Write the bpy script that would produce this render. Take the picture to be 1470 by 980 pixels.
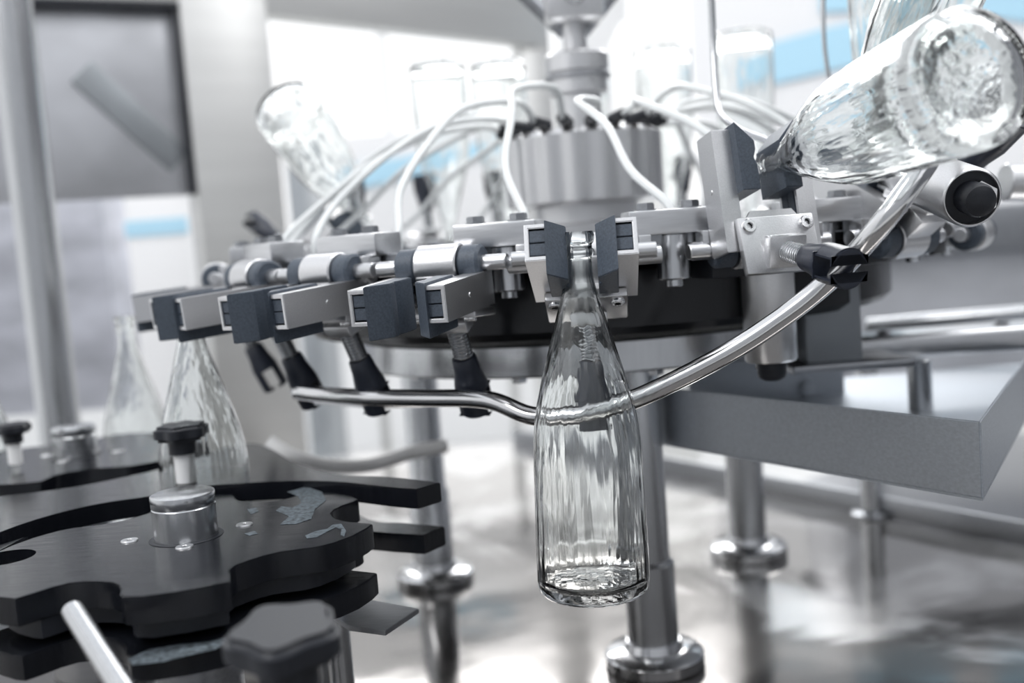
import bpy, bmesh, math, random
from mathutils import Vector, Matrix, Euler
for o in list(bpy.data.objects): bpy.data.objects.remove(o, do_unlink=True)
R = math.radians; PI = math.pi
random.seed(7)
sc = bpy.context.scene
COL = sc.collection

# ---------------------------------------------------------------- camera, light, exposure
CAM_H = .43; F = 1500.0; PITCH = R(5.3); ROLL = R(4.3)
cam_d = bpy.data.cameras.new('camera'); cam = bpy.data.objects.new('camera', cam_d); COL.objects.link(cam)
cam_d.sensor_width = 36; cam_d.lens = F / 1470 * 36; cam_d.clip_start = .02; cam_d.clip_end = 100
rgt = Vector((1, 0, 0)); fw = Vector((0, math.cos(PITCH), -math.sin(PITCH))); upv = rgt.cross(fw)
c_, s_ = math.cos(ROLL), math.sin(ROLL)
cr = rgt * c_ - upv * s_; cu = rgt * s_ + upv * c_          # camera axes after the roll
cam.matrix_world = Matrix(((cr.x, cu.x, -fw.x, 0), (cr.y, cu.y, -fw.y, 0), (cr.z, cu.z, -fw.z, CAM_H), (0, 0, 0, 1)))
cam_d.dof.use_dof = True; cam_d.dof.focus_distance = .745; cam_d.dof.aperture_fstop = 3.0
sc.camera = cam
vs = sc.view_settings
vs.view_transform = 'Standard'; vs.look = 'None'; vs.gamma = 1; vs.use_curve_mapping = False; vs.exposure = .5

w = bpy.data.worlds.new('world'); sc.world = w; w.use_nodes = True
nt = w.node_tree; nt.nodes.clear()
out = nt.nodes.new('ShaderNodeOutputWorld'); bg = nt.nodes.new('ShaderNodeBackground')
tc = nt.nodes.new('ShaderNodeTexCoord'); sp = nt.nodes.new('ShaderNodeSeparateXYZ')
rp = nt.nodes.new('ShaderNodeValToRGB')
mr = nt.nodes.new('ShaderNodeMapRange'); mr.inputs[1].default_value = -1; mr.inputs[2].default_value = 1
nt.links.new(tc.outputs['Generated'], sp.inputs[0]); nt.links.new(sp.outputs['Z'], mr.inputs[0])
nt.links.new(mr.outputs[0], rp.inputs[0]); nt.links.new(rp.outputs[0], bg.inputs[0]); nt.links.new(bg.outputs[0], out.inputs[0])
e = rp.color_ramp.elements
e[0].position = .30; e[0].color = (.25, .25, .26, 1); e[1].position = .5; e[1].color = (1, 1, 1, 1)
x = e.new(.8); x.color = (.62, .64, .67, 1)
bg.inputs[1].default_value = 1.15

def area(name, loc, target, sx, sy, power):
    d = bpy.data.lights.new(name, 'AREA'); d.shape = 'RECTANGLE'; d.size = sx; d.size_y = sy; d.energy = power
    o = bpy.data.objects.new(name, d); COL.objects.link(o); o.location = loc
    o.rotation_euler = (Vector(target) - Vector(loc)).to_track_quat('-Z', 'Y').to_euler()
    return o
area('added_highlight_light', (-1.4, -.2, 2.7), (.1, 1.1, .3), .5, 2.4, 34)  # unseen overhead area light, added for highlights on the metal
area('added_highlight_light', (1.6, 1.0, 2.8), (.1, 1.1, .3), .4, 2.4, 26)  # second unseen area light, added for highlights from the right
area('window_light', (0, 5.2, 2.6), (.1, 1.0, .2), 4, 1.6, 120)

# ---------------------------------------------------------------- pixel and depth to world
def ray(px, py):
    x = (px - 735) / F; y = -(py - 490) / F
    return fw + cr * x + cu * y
def U(px, py, Y):
    d = ray(px, py); return Vector((0, 0, CAM_H)) + d * (Y / d.y)
def G(px, py, z):
    d = ray(px, py); return Vector((0, 0, CAM_H)) + d * ((z - CAM_H) / d.z)

# ---------------------------------------------------------------- materials
def mat(name, col, rough=.5, metal=0, bump=0, scale=(40, 40, 40), var=0, trans=0, ior=1.45, rvar=0, coat=0, spec=None, alpha=None, nscale=1.0):
    m = bpy.data.materials.new(name); m.use_nodes = True; t = m.node_tree; b = t.nodes['Principled BSDF']
    b.inputs['Base Color'].default_value = (*col, 1); b.inputs['Roughness'].default_value = rough
    b.inputs['Metallic'].default_value = metal; b.inputs['Transmission Weight'].default_value = trans; b.inputs['IOR'].default_value = ior
    b.inputs['Coat Weight'].default_value = coat
    if spec is not None: b.inputs['Specular IOR Level'].default_value = spec
    if bump or var or rvar:
        tcx = t.nodes.new('ShaderNodeTexCoord'); mp = t.nodes.new('ShaderNodeMapping'); mp.inputs['Scale'].default_value = scale
        n = t.nodes.new('ShaderNodeTexNoise'); n.inputs['Scale'].default_value = nscale; n.inputs['Detail'].default_value = 3
        t.links.new(tcx.outputs['Object'], mp.inputs[0]); t.links.new(mp.outputs[0], n.inputs[0])
        if bump:
            bn = t.nodes.new('ShaderNodeBump'); bn.inputs['Strength'].default_value = bump; bn.inputs['Distance'].default_value = .001
            t.links.new(n.outputs[0], bn.inputs['Height']); t.links.new(bn.outputs[0], b.inputs['Normal'])
        if var:
            r = t.nodes.new('ShaderNodeMapRange'); r.inputs[1].default_value = .3; r.inputs[2].default_value = .7
            r.inputs[3].default_value = 1 - var; r.inputs[4].default_value = 1 + var
            mx = t.nodes.new('ShaderNodeVectorMath'); mx.operation = 'SCALE'; mx.inputs[0].default_value = col
            t.links.new(n.outputs[0], r.inputs[0]); t.links.new(r.outputs[0], mx.inputs['Scale']); t.links.new(mx.outputs[0], b.inputs['Base Color'])
        if rvar:
            r2 = t.nodes.new('ShaderNodeMapRange'); r2.inputs[1].default_value = .35; r2.inputs[2].default_value = .65
            r2.inputs[3].default_value = max(.02, rough - rvar); r2.inputs[4].default_value = rough + rvar
            t.links.new(n.outputs[0], r2.inputs[0]); t.links.new(r2.outputs[0], b.inputs['Roughness'])
    return m
M = {}
M['steel'] = mat('brushed_steel', (.66, .665, .68), .3, 1, .12, (30, 400, 400), .06)
M['steel_v'] = mat('brushed_steel_round', (.62, .63, .645), .24, 1, .1, (500, 500, 25), .06)
M['matte_steel'] = mat('bead_blasted_steel', (.72, .72, .73), .34, 1, .1, (900, 900, 900), .05)
M['dark_steel'] = mat('dull_steel', (.36, .37, .39), .35, 1, .12, (60, 300, 300), .1)
M['chrome'] = mat('polished_steel', (.72, .72, .73), .14, 1, .03, (80, 80, 80))
M['tray'] = mat('tray_sheet_steel', (.54, .57, .61), .42, 1, .06, (300, 300, 500), .08)
M['black'] = mat('black_anodised', (.007, .008, .011), .2, 0, .03, (40, 400, 40), .15, spec=.55, rvar=.04)
M['plastic'] = mat('black_plastic', (.016, .018, .024), .42, 0, .1, (500, 500, 500), .1)
M['rubber'] = mat('grey_rubber', (.062, .077, .10), .5, 0, .12, (600, 600, 600), .2)
M['fork'] = mat('blue_black_plastic', (.025, .03, .045), .36, 0, .06, (400, 400, 400), .1)
M['white_pl'] = mat('white_plastic', (.93, .93, .93), .35)
M['tube'] = mat('milky_tube', (.88, .9, .9), .25, 0, trans=.25)
M['smear'] = mat('dried_residue', (.10, .12, .135), .5, 0, .3, (300, 300, 300), .7)
M['wall'] = mat('white_wall_paint', (.93, .93, .93), .7, 0, .05, (20, 20, 20), .01)
M['dark_wall'] = mat('dark_grey_wall_paint', (.16, .165, .18), .7, 0, .05, (20, 20, 20), .01)
M['grey_wall'] = mat('grey_wall_paint', (.42, .43, .45), .7, 0, .05, (20, 20, 20), .01)
M['floor'] = mat('hall_floor', (.72, .72, .71), .35, 0, .05, (3, 3, 3), .05)
M['frame'] = mat('satin_frame_steel', (.70, .70, .69), .45, .7, .05, (2, 2, 30), .04)
M['panel'] = mat('grey_panel_steel', (.52, .53, .56), .36, .5, .25, (3, 3, 4), .3)
M['cabinet'] = mat('blue_grey_cabinet', (.44, .45, .50), .5, .2, .1, (6, 6, 14), .25)
M['grey_pl'] = mat('mid_grey_housing', (.30, .32, .34), .45, .5, .1, (8, 8, 8), .12)
M['blue'] = mat('pale_blue_print', (.50, .78, .95), .5)
M['board'] = mat('white_board', (.93, .93, .94), .45)
M['orange'] = mat('orange_fitting', (.85, .35, .2), .5)
M['pane'] = mat('window_pane', (1, 1, 1), 0, 0, trans=1, ior=1.02)

def glass_mat():
    m = bpy.data.materials.new('bottle_glass'); m.use_nodes = True; t = m.node_tree; b = t.nodes['Principled BSDF']
    b.inputs['Base Color'].default_value = (.975, .99, .985, 1); b.inputs['Roughness'].default_value = 0
    b.inputs['Transmission Weight'].default_value = 1; b.inputs['IOR'].default_value = 1.5
    tcx = t.nodes.new('ShaderNodeTexCoord')
    def noise(scale, det):
        mp = t.nodes.new('ShaderNodeMapping'); mp.inputs['Scale'].default_value = scale
        n = t.nodes.new('ShaderNodeTexNoise'); n.inputs['Scale'].default_value = 1; n.inputs['Detail'].default_value = det
        t.links.new(tcx.outputs['Object'], mp.inputs[0]); t.links.new(mp.outputs[0], n.inputs[0]); return n
    a = noise((130, 130, 14), 1.5); c = noise((55, 55, 26), 1)
    b1 = t.nodes.new('ShaderNodeBump'); b1.inputs['Distance'].default_value = .0022; b1.inputs['Strength'].default_value = .34
    b2 = t.nodes.new('ShaderNodeBump'); b2.inputs['Distance'].default_value = .004; b2.inputs['Strength'].default_value = .16
    t.links.new(a.outputs[0], b1.inputs['Height']); t.links.new(c.outputs[0], b2.inputs['Height'])
    t.links.new(b1.outputs[0], b2.inputs['Normal']); t.links.new(b2.outputs[0], b.inputs['Normal'])
    return m
M['glass'] = glass_mat()

def deck_mat():
    m = bpy.data.materials.new('wet_stainless_deck'); m.use_nodes = True; t = m.node_tree; b = t.nodes['Principled BSDF']
    tcx = t.nodes.new('ShaderNodeTexCoord'); mp = t.nodes.new('ShaderNodeMapping'); mp.inputs['Scale'].default_value = (3.2, 3.2, 3.2)
    n = t.nodes.new('ShaderNodeTexNoise'); n.inputs['Scale'].default_value = 1; n.inputs['Detail'].default_value = 4; n.inputs['Distortion'].default_value = .8
    t.links.new(tcx.outputs['Object'], mp.inputs[0]); t.links.new(mp.outputs[0], n.inputs[0])
    r = t.nodes.new('ShaderNodeValToRGB'); r.color_ramp.interpolation = 'EASE'
    r.color_ramp.elements[0].position = .42; r.color_ramp.elements[0].color = (.40, .385, .37, 1)
    r.color_ramp.elements[1].position = .56; r.color_ramp.elements[1].color = (.62, .61, .60, 1)
    t.links.new(n.outputs[0], r.inputs[0])
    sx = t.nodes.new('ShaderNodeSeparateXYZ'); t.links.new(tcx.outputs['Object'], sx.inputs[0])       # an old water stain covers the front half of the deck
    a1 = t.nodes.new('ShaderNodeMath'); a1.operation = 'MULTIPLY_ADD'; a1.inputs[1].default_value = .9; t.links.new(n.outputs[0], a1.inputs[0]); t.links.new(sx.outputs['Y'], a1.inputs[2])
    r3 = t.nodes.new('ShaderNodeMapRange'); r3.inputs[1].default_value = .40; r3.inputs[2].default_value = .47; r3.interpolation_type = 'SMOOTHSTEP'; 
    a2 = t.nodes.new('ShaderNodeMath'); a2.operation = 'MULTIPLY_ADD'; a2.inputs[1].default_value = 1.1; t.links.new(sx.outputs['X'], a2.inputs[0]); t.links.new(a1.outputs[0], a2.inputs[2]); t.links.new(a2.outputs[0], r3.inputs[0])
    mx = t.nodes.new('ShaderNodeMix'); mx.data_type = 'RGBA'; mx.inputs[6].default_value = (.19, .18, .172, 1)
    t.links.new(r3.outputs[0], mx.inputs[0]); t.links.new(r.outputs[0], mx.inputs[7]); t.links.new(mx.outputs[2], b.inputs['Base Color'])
    b.inputs['Metallic'].default_value = .92
    r2 = t.nodes.new('ShaderNodeMapRange'); r2.inputs[1].default_value = .4; r2.inputs[2].default_value = .6; r2.inputs[3].default_value = .07; r2.inputs[4].default_value = .2
    t.links.new(n.outputs[0], r2.inputs[0]); t.links.new(r2.outputs[0], b.inputs['Roughness'])
    n2 = t.nodes.new('ShaderNodeTexNoise'); n2.inputs['Scale'].default_value = 9; n2.inputs['Detail'].default_value = 1
    t.links.new(tcx.outputs['Object'], n2.inputs[0])
    bn = t.nodes.new('ShaderNodeBump'); bn.inputs['Strength'].default_value = .25; bn.inputs['Distance'].default_value = .004
    t.links.new(n2.outputs[0], bn.inputs['Height']); t.links.new(bn.outputs[0], b.inputs['Normal'])
    return m
M['deck'] = deck_mat()

# ---------------------------------------------------------------- mesh helpers
def axes_to(z, hint=None):
    z = Vector(z).normalized(); h = Vector(hint) if hint else (Vector((0, 0, 1)) if abs(z.z) < .95 else Vector((1, 0, 0)))
    x = h.cross(z).normalized(); y = z.cross(x)
    return Matrix((x, y, z)).transposed().to_4x4()
def merge(bm, tmp, mtx=None):
    if mtx is not None: bmesh.ops.transform(tmp, matrix=mtx, verts=tmp.verts)
    me = bpy.data.meshes.new('t'); tmp.to_mesh(me); tmp.free(); bm.from_mesh(me); bpy.data.meshes.remove(me)
def box(bm, c, s, rot=None, bev=0, seg=2):
    t = bmesh.new(); bmesh.ops.create_cube(t, size=1)
    bmesh.ops.scale(t, vec=s, verts=t.verts)
    if bev: bmesh.ops.bevel(t, geom=t.edges[:], offset=min(bev, min(s) * .45), segments=seg, affect='EDGES', profile=.5)
    merge(bm, t, Matrix.Translation(c) @ (rot.to_4x4() if rot else Matrix.Identity(4)))
def lathe(bm, prof, mtx=None, n=40, close=False):
    t = bmesh.new(); rings = []
    for r, z in prof:
        if r < 1e-6: rings.append([t.verts.new((0, 0, z))])
        else: rings.append([t.verts.new((r * math.cos(2 * PI * i / n), r * math.sin(2 * PI * i / n), z)) for i in range(n)])
    pairs = list(zip(rings, rings[1:]))
    if close: pairs.append((rings[-1], rings[0]))
    for a, b in pairs:
        for i in range(n):
            j = (i + 1) % n
            if len(a) == 1 and len(b) == 1: break
            if len(a) == 1: t.faces.new((a[0], b[j], b[i]))
            elif len(b) == 1: t.faces.new((a[i], a[j], b[0]))
            else: t.faces.new((a[i], a[j], b[j], b[i]))
    bmesh.ops.recalc_face_normals(t, faces=t.faces)
    merge(bm, t, mtx)
def cyl(bm, a, b, r, n=32, bev=.0006, r2=None):
    a = Vector(a); b = Vector(b); L = (b - a).length; r2 = r if r2 is None else r2
    v = min(bev, r * .4, L * .4)
    lathe(bm, [(0, 0), (r - v, 0), (r, v), (r2, L - v), (r2 - v, L), (0, L)], Matrix.Translation(a) @ axes_to(b - a), n)
def catmull(P, k=8):
    P = [Vector(p) for p in P]; o = []
    for i in range(len(P) - 1):
        p0 = P[max(i - 1, 0)]; p1 = P[i]; p2 = P[i + 1]; p3 = P[min(i + 2, len(P) - 1)]
        for j in range(k):
            u = j / k
            o.append(.5 * ((2 * p1) + (p2 - p0) * u + (2 * p0 - 5 * p1 + 4 * p2 - p3) * u * u + (3 * p1 - p0 - 3 * p2 + p3) * u ** 3))
    o.append(P[-1]); return o
def tube(bm, pts, r, n=14):
    t = bmesh.new(); rings = []; prev = None
    for i, p in enumerate(pts):
        d = (pts[min(i + 1, len(pts) - 1)] - pts[max(i - 1, 0)]).normalized()
        if prev is None: x = d.orthogonal().normalized()
        else: x = (prev - d * prev.dot(d)).normalized()
        prev = x; y = d.cross(x)
        rings.append([t.verts.new(p + x * r * math.cos(2 * PI * k / n) + y * r * math.sin(2 * PI * k / n)) for k in range(n)])
    for a, b in zip(rings, rings[1:]):
        for k in range(n): t.faces.new((a[k], a[(k + 1) % n], b[(k + 1) % n], b[k]))
    t.faces.new(rings[0][::-1]); t.faces.new(rings[-1])
    bmesh.ops.recalc_face_normals(t, faces=t.faces); merge(bm, t)
def prism(bm, poly, h, mtx=None, bev=0, seg=2):
    """poly in XY, extruded from z=0 to z=h"""
    t = bmesh.new(); vs_ = [t.verts.new((p[0], p[1], 0)) for p in poly]; f = t.faces.new(vs_)
    r = bmesh.ops.extrude_face_region(t, geom=[f]); nv = [g for g in r['geom'] if isinstance(g, bmesh.types.BMVert)]
    bmesh.ops.translate(t, vec=(0, 0, h), verts=nv)
    bmesh.ops.recalc_face_normals(t, faces=t.faces)
    if bev:
        ed = [e_ for e_ in t.edges if abs(e_.verts[0].co.z - e_.verts[1].co.z) < 1e-7]
        bmesh.ops.bevel(t, geom=ed, offset=bev, segments=seg, affect='EDGES')
    merge(bm, t, mtx)
def annulus(bm, r0, r1, z0, z1, c=(0, 0, 0), n=96, bev=.001):
    lathe(bm, [(r0, z0), (r1 - bev, z0), (r1, z0 + bev), (r1, z1 - bev), (r1 - bev, z1), (r0, z1)], Matrix.Translation(c), n, close=True)
def hexhead(bm, c, nrm, r, h, hint=None):
    poly = [(r * math.cos(PI / 3 * i), r * math.sin(PI / 3 * i)) for i in range(6)]
    prism(bm, poly, h, Matrix.Translation(c) @ axes_to(nrm), bev=r * .1)
def mk(name, bm, m, parent=None, smooth=40):
    me = bpy.data.meshes.new(name); bm.to_mesh(me); bm.free(); me.materials.append(m)
    for p in me.polygons: p.use_smooth = True
    if smooth and hasattr(me, 'set_sharp_from_angle'): me.set_sharp_from_angle(angle=R(smooth))
    o = bpy.data.objects.new(name, me); COL.objects.link(o)
    if parent: o.parent = parent
    return o
def tag(o, label=None, cat=None, group=None, kind=None):
    if label: o['label'] = label
    if cat: o['category'] = cat
    if group: o['group'] = group
    if kind: o['kind'] = kind
    return o
def empty(name, loc=(0, 0, 0), rot=(0, 0, 0)):
    o = bpy.data.objects.new(name, None); o.empty_display_size = .02; COL.objects.link(o); o.location = loc; o.rotation_euler = rot; return o
def struct(name, bm, m, label=None):
    o = mk(name, bm, m); o['kind'] = 'structure'
    if label: o['label'] = label
    return o
def dup(root, loc=None, rot=None):
    r = root.copy(); COL.objects.link(r)
    if loc is not None: r.location = loc
    if rot is not None: r.rotation_euler = rot
    for ch in list(root.children):
        c = ch.copy(); COL.objects.link(c); c.parent = r
        for g in list(ch.children):
            d = g.copy(); COL.objects.link(d); d.parent = c
    return r
def B(): return bmesh.new()

# ================================================================ the hall
b = B(); box(b, (0, 2.5, -.86), (12, 13, .02)); struct('floor', b, M['floor'], 'pale hall floor')
# back wall with two window openings
WY = 7.0
b = B()
def wall_seg(x0, x1, z0, z1): box(b, ((x0 + x1) / 2, WY, (z0 + z1) / 2), (x1 - x0, .2, z1 - z0))
wall_seg(-6, -1.9, -.85, 4); wall_seg(.5, .85, -.85, 4); wall_seg(3.8, 6, -.85, 4)
for x0, x1 in ((-1.9, .5), (.85, 3.8)): wall_seg(x0, x1, -.85, .55); wall_seg(x0, x1, 2.9, 4)
struct('wall_back', b, M['wall'], 'white far wall of the bottling hall')
for i, (x0, x1) in enumerate(((-1.9, .5), (.85, 3.8))):
    b = B()
    for xx in (x0 + .03, (x0 + x1) / 2, x1 - .03): box(b, (xx, WY - .04, 1.725), (.06, .08, 2.35))
    for zz in (.58, 2.87): box(b, ((x0 + x1) / 2, WY - .04, zz), (x1 - x0, .08, .06))
    wn = struct('window_%d' % (i + 1), b, M['wall'])
    b = B(); box(b, ((x0 + x1) / 2, WY - .04, 1.725), (x1 - x0 - .1, .01, 2.3)); mk('pane', b, M['pane'], wn)
b = B(); box(b, (-6, 2.5, 1.57), (.1, 13, 4.85)); struct('wall_left', b, M['wall'])
b = B(); box(b, (6, 2.5, 1.57), (.1, 13, 4.85)); struct('wall_right', b, M['dark_wall'])
b = B(); box(b, (0, -4, 1.1), (12, .1, 3.9)); struct('wall_front', b, M['grey_wall'])

# ================================================================ machine deck
dk = empty('machine_deck', (0.2, 1.3, 0)); tag(dk, 'wet reflective stainless steel deck under the rinsing machine', 'deck')
def lp(root, v): return Vector(v) - root.location
E1 = G(1470, 781, 0); E0 = G(1279, 743, 0); ed = (E0 - E1).normalized()
Pn = E1 - ed * 1.0; Pf = E1 + ed * 1.15
poly = [(-1.6, -.1), (Pn.x, -.1), (Pn.x, Pn.y), (Pf.x, Pf.y), (-1.6, Pf.y)]
b = B(); prism(b, [(p[0] - .2, p[1] - 1.3) for p in poly], .03, Matrix.Translation((0, 0, -.03))); mk('deck_plate', b, M['deck'], dk)
b = B(); ang = math.atan2(ed.y, ed.x); mid = (Pn + Pf) / 2; nrm_ = Vector((ed.y, -ed.x, 0))
if nrm_.x < 0: nrm_ = -nrm_
box(b, mid + nrm_ * .004 + Vector((-.2, -1.3, .014)), ((Pf - Pn).length, .008, .03), Matrix.Rotation(ang, 4, 'Z'), .002); mk('edge_lip', b, M['dark_steel'], dk)
b = B()
for x_, y_ in ((-1.3, .1), (-1.3, 2.0), (.5, .1), (.2, 2.0)): box(b, (x_ - .2, y_ - 1.3, -.44), (.08, .08, .82), None, .004); mk('leg', b, M['steel_v'], dk); b = B()
b.free()
# dark floor channel housing next to the deck
mid2 = mid + nrm_ * .42 - ed * .3
b = B(); box(b, mid2 + Vector((0, 0, -.09)), ((Pf - Pn).length - .6, .78, .1), Matrix.Rotation(ang, 4, 'Z'), .004)
tag(mk('side_table', b, M['dark_steel']), 'dark steel side table just beyond the lip of the wet deck', 'table')

# ================================================================ enclosure behind
YB = 2.35
def px_box(name, x0, y0, x1, y1, Y, th, m, parent=None, bev=.004):
    """axis-aligned slab at depth Y spanning the two given corner points"""
    p = U(x0, y0, Y); q = U(x1, y1, Y); b = B()
    c = (p + q) / 2; c.y = Y + th / 2
    if parent: c = c - parent.location
    box(b, c, (abs(q.x - p.x), th, abs(p.z - q.z)), None, bev)
    return mk(name, b, m, parent)
# the guard runs away from the camera towards the right; its beam underside is level at z = BZ
BZ = .916
def run(name, p, q, z0, z1, th, m, parent, bev=.004, back=0):
    """upright slab over the ground line p-q, thickness going backwards"""
    d = Vector((q.x - p.x, q.y - p.y, 0)); n2 = Vector((-d.y, d.x, 0)).normalized(); c = (Vector((p.x, p.y, 0)) + Vector((q.x, q.y, 0))) / 2 + n2 * (th / 2 + back)
    b = B(); c.z = (z0 + z1) / 2
    box(b, c - (parent.location if parent else Vector()), (d.length, th, z1 - z0), Matrix.Rotation(math.atan2(d.y, d.x), 4, 'Z'), bev); return mk(name, b, m, parent)
gA = U(-60, 14, 1.86); gB = U(255, 25, 2.02); gC = U(383, 30, 2.10); gD = U(748, 75, 2.65); gE = U(792, 80, 2.70)
gL = U(286, 300, 2.02); gR = U(413, 320, 2.12)
en = empty('enclosure_frame', (gC.x, gC.y, 0)); tag(en, 'pale stainless guard frame with wide post standing behind the carousel', 'frame')
run('wide_post', gL, gR, 0, BZ + .3, .06, M['frame'], en, .006)
run('narrow_post', gD, gE, -.85, BZ + .3, .05, M['frame'], en, .006)
run('top_beam', gR, gE, BZ, BZ + .3, .05, M['frame'], en, .006)
run('side_beam', gA, gL, BZ + .012, BZ + .3, .05, M['frame'], en, .006)
pn = empty('guard_panel', (gA.x, gA.y, .5)); tag(pn, 'dull grey guard panel with diagonal brace between round column and wide post', 'panel')
run('sheet', gA, gL, .57, BZ + .01, .008, M['panel'], pn, .002, .02)
b = B(); q1 = U(120, 105, 1.96); q2 = U(255, 230, 2.03)
d = q2 - q1; box(b, (q1 + q2) / 2 - pn.location, (d.length * 1.05, .01, .055), Matrix.Rotation(math.atan2(d.y, d.x), 4, 'Z') @ Matrix.Rotation(-math.atan2(d.z, math.hypot(d.x, d.y)), 4, 'Y'), .003); mk('diagonal_brace', b, M['grey_pl'], pn)
run('seal_strip', gA, gL, BZ, BZ + .012, .03, M['plastic'], pn, .001, -.004)
dv = (gL - gA).normalized()
run('seal_strip', gL - dv * .016, gL - dv * .003, .57, BZ, .02, M['plastic'], pn, .001)
ck = px_box('storage_cabinet', -260, 290, 178, 585, 2.75, .4, M['cabinet']); tag(ck, 'blurred blue-grey cabinet behind the round column at left', 'cabinet')
bd = empty('notice_board', U(232, 430, 2.7))
b = B(); box(b, (0, .03, (-.85 - bd.location.z) / 2 + .1), (.03, .03, .85 + bd.location.z + .2)); mk('stand_pole', b, M['frame'], bd); tag(bd, 'white notice board with pale blue stripe left of the wide post', 'board')
px_box('board', 174, 265, 300, 600, 2.7, .012, M['board'], bd); px_box('stripe', 178, 318, 270, 334, 2.694, .004, M['blue'], bd, 0)
# blue and white printed hoarding at the right, with slanted stripes
hb = empty('printed_banner', U(1150, 100, 3.4)); tag(hb, 'white banner with slanted pale blue bands behind the flipped bottle', 'banner')
a0 = U(985, -60, 3.4); a1 = U(1600, 300, 3.4)
b = B(); box(b, Vector(((a0.x + a1.x) / 2, 3.42, (a0.z + a1.z) / 2)) - hb.location, (a1.x - a0.x, .02, a0.z - a1.z)); mk('sheet', b, M['board'], hb)
def band(pts, parent, Y):
    b = B(); P = [U(x_, y_, Y) - parent.location for x_, y_ in pts]
    prism(b, [(p.x, p.z) for p in P], .006, Matrix.Translation((0, 0, 0)) @ Matrix.Rotation(PI / 2, 4, 'X')); return mk('blue_band', b, M['blue'], parent)
band([(1062, 75), (1180, 42), (1290, 18), (1290, 80), (1180, 104), (1062, 132)], hb, 3.4)
band([(1178, -60), (1330, -60), (1330, 10), (1178, 18)], hb, 3.4)
band([(1400, -60), (1520, -60), (1520, 40), (1400, 20)], hb, 3.4)
for sx_ in (.1, a1.x - a0.x - .1):
    b = B(); box(b, Vector((a0.x + sx_, 3.45, (a0.z - .85) / 2)) - hb.location, (.04, .04, a0.z + .85)); mk('stand_pole', b, M['frame'], hb)
hc = empty('printed_sheet', U(590, 240, 3.2)); tag(hc, 'white sheet with faint blue band seen behind the inverted bottles', 'sheet')
a0 = U(490, 195, 3.2); a1 = U(745, 330, 3.2)
b = B(); box(b, Vector(((a0.x + a1.x) / 2, 3.22, (a0.z + a1.z) / 2)) - hc.location, (a1.x - a0.x, .02, a0.z - a1.z)); mk('sheet', b, M['board'], hc)
for sx_ in (.05, a1.x - a0.x - .05):
    b = B(); box(b, Vector((a0.x + sx_, 3.25, (a0.z - .85) / 2)) - hc.location, (.03, .03, a0.z + .85)); mk('stand_pole', b, M['frame'], hc)
band([(500, 240), (600, 222), (690, 205), (690, 225), (600, 250), (500, 275)], hc, 3.2)
hp = px_box('distant_machine', 400, 150, 488, 795, 4.5, .5, M['grey_pl']); tag(hp, 'pale grey blurred machine seen through the guard opening', 'machine')
hm = px_box('distant_housing', 895, 30, 1015, 800, 4.2, .5, M['frame']); tag(hm, 'faint silver housing in the distance right of the hub', 'machine')
# grey housing at the right
gh = empty('grey_housing', U(1380, 420, 1.95)); tag(gh, 'broad dull grey steel housing behind the tray at right', 'housing')
px_box('front_sheet', 1196, 322, 1900, 545, 1.95, .3, M['panel'], gh, .01)
for lx_ in (1230, 1860):
    g_ = U(lx_, 540, 2.1); b = B(); box(b, Vector((g_.x, 2.1, (.2 - .85) / 2)) - gh.location, (.05, .05, 1.08), None, .004); mk('leg', b, M['steel_v'], gh)
px_box('top_cap', 1190, 312, 1900, 326, 1.93, .34, M['dark_steel'], gh, .004)

# left round column
cp = U(78, 600, 1.6); ct = Vector((U(55, 350, 1.6).x, 1.6, 0))
co = empty('round_column', (ct.x, 1.6, 0)); tag(co, 'thick round stainless column at the far left, behind the starwheels', 'column')
b = B(); cyl(b, (0, 0, .012), (0, 0, 1.6), .031, 48); mk('pipe', b, M['steel_v'], co)
b = B(); cyl(b, (0, 0, 0), (0, 0, .014), .055, 48, .003); mk('foot_flange', b, M['steel_v'], co)

# ================================================================ carousel
CX, CY = .098, 1.224
NST = 18; PH = -5.2; STEP = 20.0
PHX = {17: -20.8, 16: -36.5, 15: -52, 14: -78, 13: -120, 12: -134, 11: -150, 1: 13.6}
def PHI(k): return PHX.get(k, PH + STEP * k)
def ringpt(phi, r, z): a = R(phi); return Vector((CX + r * math.sin(a), CY - r * math.cos(a), z))
cb = empty('carousel_base', (CX, CY, 0)); tag(cb, 'round steel base on three flanged legs carrying the carousel', 'machine base')
b = B(); annulus(b, .12, .275, .305, .336, bev=.002); mk('base_ring', b, M['steel_v'], cb)
b = B(); annulus(b, .02, .16, .29, .306, bev=.002); mk('bearing_plate', b, M['dark_steel'], cb)
b = B()
for k in range(12):
    a = R(30 * k + 8); hexhead(b, (.25 * math.cos(a), .25 * math.sin(a), .304), (0, 0, -1), .008, .006)
mk('bolts', b, M['chrome'], cb)
def leg(px, py, r1, r2, zs):
    g = G(px, py, 0) - cb.location; b = B()
    lathe(b, [(0, .01), (r2, .01), (r2, zs), (r1, zs + .004), (r1, .31), (0, .31)], Matrix.Translation((g.x, g.y, 0)), 48); l = mk('leg', b, M['steel_v'], cb)
    b = B(); lathe(b, [(0, 0), (.048, 0), (.050, .002), (.050, .012), (.046, .016), (r2 + .004, .018), (r2 + .002, .026), (0, .026)], Matrix.Translation((g.x, g.y, 0)), 48)
    mk('foot_flange', b, M['chrome'], l)
leg(940, 952, .0215, .0255, .105); leg(1075, 795, .024, .024, .03); leg(626, 832, .023, .026, .12)

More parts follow.
